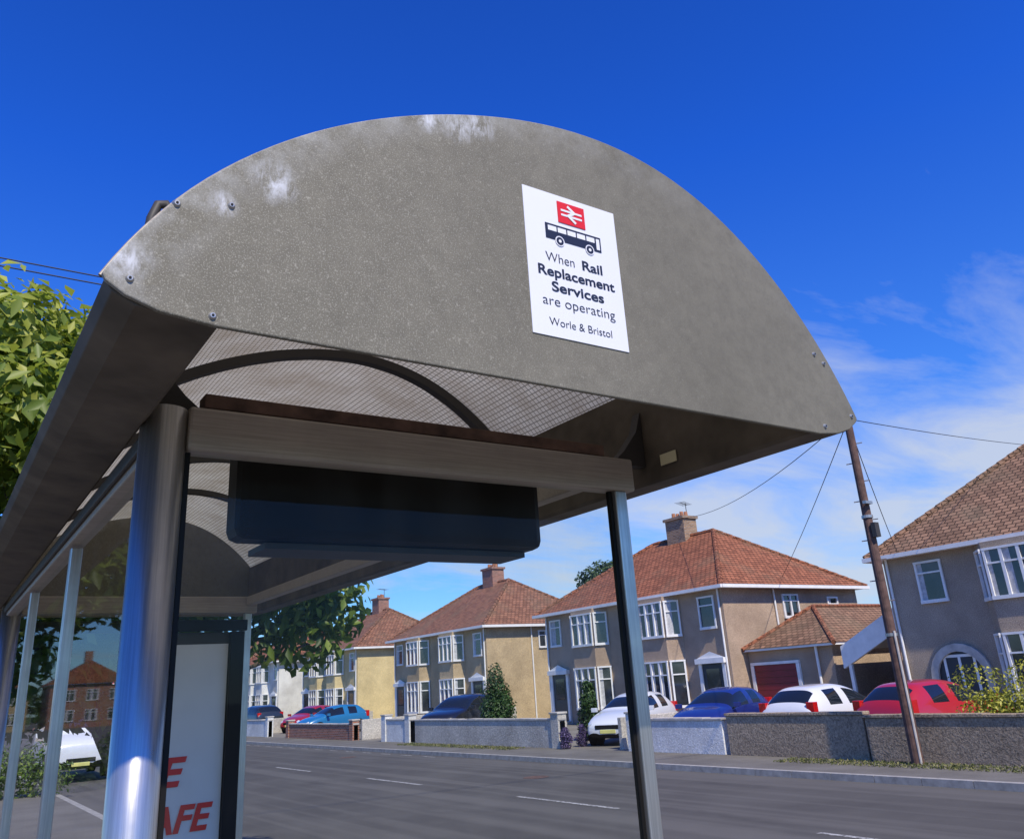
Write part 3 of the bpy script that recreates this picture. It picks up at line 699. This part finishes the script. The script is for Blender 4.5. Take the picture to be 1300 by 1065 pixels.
# ---------------------------------------------------------------- cars
def car(name,color,x,y,head,kind='hatch'):
    e=empty(name,(x,y,GZ)); e.rotation_euler=(0,0,head)
    pm=paint(name+'_paint',color)
    if kind=='hatch':
        st=[(2.0,.60,.32,.52,.60,.45),(1.93,.76,.22,.60,.70,.60),(1.5,.86,.18,.80,.90,.66),(.98,.87,.18,.90,.98,.70),(.92,.87,.18,.91,1.0,.70),(.25,.88,.18,.94,1.40,.58),(-.38,.88,.18,.95,1.47,.59),(-.50,.88,.18,.955,1.47,.59),(-1.2,.88,.18,.97,1.44,.58),(-1.42,.87,.18,.98,1.41,.57),(-1.86,.85,.20,.96,1.06,.64),(-1.95,.80,.24,.72,.86,.62),(-2.0,.70,.34,.60,.74,.55)]
        ws=(4,5);sw=(4,8);pil=(6,);rw=(9,10); wb=(1.25,-1.25); R_=.31
    elif kind=='suv':
        st=[(2.25,.70,.42,.70,.82,.5),(2.18,.84,.30,.80,.95,.66),(1.7,.93,.26,.98,1.08,.72),(1.15,.94,.26,1.06,1.15,.76),(1.1,.94,.26,1.07,1.17,.76),(.5,.94,.26,1.10,1.60,.66),(-.38,.94,.26,1.11,1.68,.68),(-.50,.94,.26,1.11,1.68,.68),(-1.4,.94,.26,1.12,1.66,.68),(-1.95,.93,.26,1.14,1.60,.66),(-2.2,.92,.28,1.10,1.25,.74),(-2.27,.86,.3,.9,1.05,.70),(-2.3,.76,.42,.75,.9,.6)]
        ws=(4,5);sw=(4,9);pil=(6,);rw=(9,10); wb=(1.4,-1.4); R_=.36
    else:
        st=[(2.6,.75,.4,.8,.95,.6),(2.5,.90,.28,.95,1.1,.7),(2.1,.98,.25,1.15,1.28,.78),(1.95,.98,.25,1.2,1.32,.8),(1.9,.98,.25,1.22,1.36,.8),(1.35,1.0,.25,1.25,2.05,.80),(.6,1.0,.25,1.25,2.2,.86),(.48,1.0,.25,1.25,2.2,.86),(-1.0,1.0,.25,1.25,2.22,.87),(-2.3,1.0,.25,1.25,2.2,.86),(-2.5,.99,.27,1.2,2.1,.84),(-2.55,.97,.3,1.1,1.9,.8),(-2.58,.9,.42,1.0,1.7,.7)]
        ws=(4,5);sw=(4,6);pil=();rw=(99,99); wb=(1.7,-1.6); R_=.35
    V=[];F=[];Mi=[]
    for (sx,w,lo,be,tp,tw) in st:
        rows=[(w*.8,lo),(w*.97,lo+.08),(w,(lo+be)/2),(w*.96,be),(tw,tp-.045),(tw*.55,tp-.005),(0,tp)]
        V+=[(sx,-a,z) for a,z in rows]+[(sx,a,z) for a,z in rows[::-1][1:]]
    k=13; S_=len(st)
    for i in range(S_-1):
        for j in range(k-1):
            jj=j if j<6 else 11-j
            mat=0
            if jj==3 and sw[0]<=i<sw[1] and i not in pil: mat=1
            if jj>=4 and ws[0]<=i<ws[1]: mat=1
            if jj>=4 and rw[0]<=i<rw[1]: mat=1
            if jj==0: mat=2
            F.append((i*k+j,i*k+j+1,(i+1)*k+j+1,(i+1)*k+j)); Mi.append(mat)
        F.append((i*k+k-1,i*k,(i+1)*k,(i+1)*k+k-1)); Mi.append(2)
    F.append(tuple(range(k))); Mi.append(0); F.append(tuple((S_-1)*k+j for j in reversed(range(k)))); Mi.append(0)
    me=bpy.data.meshes.new('body'); me.from_pydata(V,[],F)
    for m_ in (pm,M['carglass'],M['black']): me.materials.append(m_)
    me.polygons.foreach_set('material_index',Mi)
    bm=bmesh.new(); bm.from_mesh(me); bmesh.ops.recalc_face_normals(bm,faces=bm.faces); bm.to_mesh(me); bm.free()
    me.polygons.foreach_set('use_smooth',[True]*len(me.polygons))
    o=bpy.data.objects.new('body',me); COL.objects.link(o); ss=o.modifiers.new('s','SUBSURF'); ss.levels=2; ss.render_levels=2
    o.parent=e
    b=MB()
    Wd=st[5][1]
    for wx in wb:
        for s_ in(-1,1):
            b.cyl((wx,s_*(Wd-.26),R_),(wx,s_*(Wd-.005),R_),R_+.05,R_+.05,M['black'],24)
            b.cyl((wx,s_*(Wd-.24),R_),(wx,s_*(Wd+.012),R_),R_,R_,M['tyre'],24)
            b.cyl((wx,s_*(Wd-.1),R_),(wx,s_*(Wd+.018),R_),R_*.66,R_*.62,M['alloy'],20)
            for a in range(5):
                an=a*2*math.pi/5+.3; b.cyl((wx+R_*.40*math.cos(an),s_*(Wd+.012),R_+R_*.40*math.sin(an)),(wx+R_*.40*math.cos(an),s_*(Wd+.0205),R_+R_*.40*math.sin(an)),R_*.12,R_*.12,M['black'],8)
    o=b.make('wheels',None,uv=False); o.parent=e
    b=MB(); fx=st[1][0]; rx_=st[-3][0]
    zf=(st[1][2]+st[1][3])/2+.15
    for s_ in(-1,1):
        b.cyl((fx-.16,s_*.62,zf+.03),(fx+.0,s_*.58,zf),.13,.09,M['lampc'],14)
        b.box(rx_-.02,rx_+.16,min(s_*.62,s_*.84),max(s_*.62,s_*.84),st[-3][3]-.18,st[-3][3]+.12,M['lampr'])
        my=s_*(Wd+.10); b.box(.72,.86,my-.09,my+.09,st[4][3]+.02,st[4][3]+.15,pm)
    b.box(st[0][0]-.03,st[0][0]+.012,-.26,.26,.36,.47,M['plate']); b.box(st[-1][0]-.012,st[-1][0]+.05,-.26,.26,.55,.66,M['plate'])
    b.box(st[0][0]-.03,st[0][0]+.004,-.42,.42,.48,.60,M['black'])
    o=b.make('lamps_and_trim',None,bevel=.01,uv=False); o.parent=e
    return e
def hd(x,y,off): return math.atan2(-y,-x)+math.radians(off)
car('parked_car',(.70,.71,.72),19.4,22.1,hd(19.4,22.1,-24))
car('parked_car',(.014,.025,.16),20.4,19.2,hd(20.4,19.2,-28))
car('parked_car',(.70,.70,.71),20.2,15.1,hd(20.2,15.1,-35)+math.pi)
car('parked_car',(.42,.014,.015),20.2,12.1,hd(20.2,12.1,-38)+math.pi)
car('parked_car',(.012,.012,.014),19.6,33.4,hd(19.6,33.4,-30),'suv')
car('parked_car',(.02,.16,.35),19.5,47.5,hd(20,47,-60))
car('parked_car',(.35,.015,.015),20.5,53.5,hd(20,53,-40))
car('parked_car',(.02,.025,.03),18.4,57.5,math.radians(95),'suv')
car('white_van',(.75,.76,.78),4.6,34,math.radians(-91),'van')
# ---------------------------------------------------------------- light + sky
sd=Vector((-.15,-.75,.9)).normalized()
L=bpy.data.lights.new('sun','SUN'); L.energy=4.9; L.angle=math.radians(.55); L.color=(1,.92,.78)
lo=bpy.data.objects.new('sun',L); COL.objects.link(lo); lo.rotation_euler=sd.to_track_quat('Z','Y').to_euler(); lo.location=(0,-20,30)
w=bpy.data.worlds.new('World'); S.world=w; w.use_nodes=True; t=w.node_tree; t.nodes.clear()
sk=N(t,'ShaderNodeTexSky',sky_type='NISHITA'); sk.sun_disc=False
sk.sun_elevation=math.asin(sd.z); sk.sun_rotation=math.atan2(sd.x,sd.y); sk.air_density=1.0; sk.dust_density=.3; sk.ozone_density=2.5
tc=N(t,'ShaderNodeTexCoord'); sx=N(t,'ShaderNodeSeparateXYZ'); t.links.new(tc.outputs['Generated'],sx.inputs[0])
tint=ramp(t,[(.0,(.52,.78,1.10)),(.25,(.30,.72,1.5)),(.55,(.12,.53,1.68)),(.8,(.10,.42,1.38)),(1,(.12,.44,1.4))],sx.outputs[2]).outputs[0]
base=mix(t,1.,sk.outputs[0],tint,'MULTIPLY')
zz=mth(t,'ADD',mth(t,'MAXIMUM',sx.outputs[2],0.),.16)
cb=N(t,'ShaderNodeCombineXYZ'); t.links.new(mth(t,'DIVIDE',sx.outputs[0],zz),cb.inputs[0]); t.links.new(mth(t,'DIVIDE',sx.outputs[1],zz),cb.inputs[1])
mp=N(t,'ShaderNodeMapping'); mp.inputs['Rotation'].default_value=(0,0,math.radians(28)); mp.inputs['Scale'].default_value=(.7,1.35,1); t.links.new(cb.outputs[0],mp.inputs[0])
n1=noise(t,mp.outputs[0],1.5,7,.60,.5)
D=N(t,'ShaderNodeVectorMath',operation='DOT_PRODUCT'); t.links.new(tc.outputs['Generated'],D.inputs[0]); D.inputs[1].default_value=tuple(Vector((.93,.36,.0)).normalized())
az=ramp(t,[(.70,(0,0,0)),(.90,(1,1,1))],D.outputs['Value']).outputs[0]
low=ramp(t,[(.0,(1,1,1)),(.15,(1,1,1)),(.25,(.90,.90,.90)),(.31,(.50,.50,.50)),(.47,(.40,.40,.40)),(.53,(.0,.0,.0))],sx.outputs[2]).outputs[0]
low2=ramp(t,[(.14,(1,1,1)),(.30,(0,0,0))],sx.outputs[2]).outputs[0]
cov=mth(t,'ADD',mth(t,'MULTIPLY',mth(t,'MULTIPLY',low,az),.29),mth(t,'MULTIPLY',low2,.09))
gate=mth(t,'MAXIMUM',mth(t,'MULTIPLY',az,4.,True),low2)
cm=ramp(t,[(.60,(0,0,0)),(.72,(.35,.35,.35)),(.92,(1,1,1))],mth(t,'ADD',n1,cov)).outputs[0]
col=mix(t,mth(t,'MULTIPLY',mth(t,'MULTIPLY',cm,gate),.82),base,(4.6,5.0,5.7))
bg=N(t,'ShaderNodeBackground'); bg.inputs[1].default_value=.135; t.links.new(col,bg.inputs[0])
wo=N(t,'ShaderNodeOutputWorld'); t.links.new(bg.outputs[0],wo.inputs[0])
# ---------------------------------------------------------------- camera
cam=bpy.data.cameras.new('camera'); co=bpy.data.objects.new('camera',cam); COL.objects.link(co)
cam.sensor_width=36; cam.lens=1059/1300*36; cam.shift_y=-45/1300; cam.clip_end=5000; cam.clip_start=.05
r_=Vector((.8302,-.5541,-.0610)); f_=Vector((.5396,.7712,.3379))
f_.normalize(); r_=(r_-f_*r_.dot(f_)).normalized(); up=r_.cross(f_)
co.matrix_world=Matrix(((r_.x,up.x,-f_.x,0),(r_.y,up.y,-f_.y,0),(r_.z,up.z,-f_.z,1.75),(0,0,0,1)))
S.camera=co
S.view_settings.view_transform='Standard'; S.view_settings.look='None'; S.view_settings.exposure=0
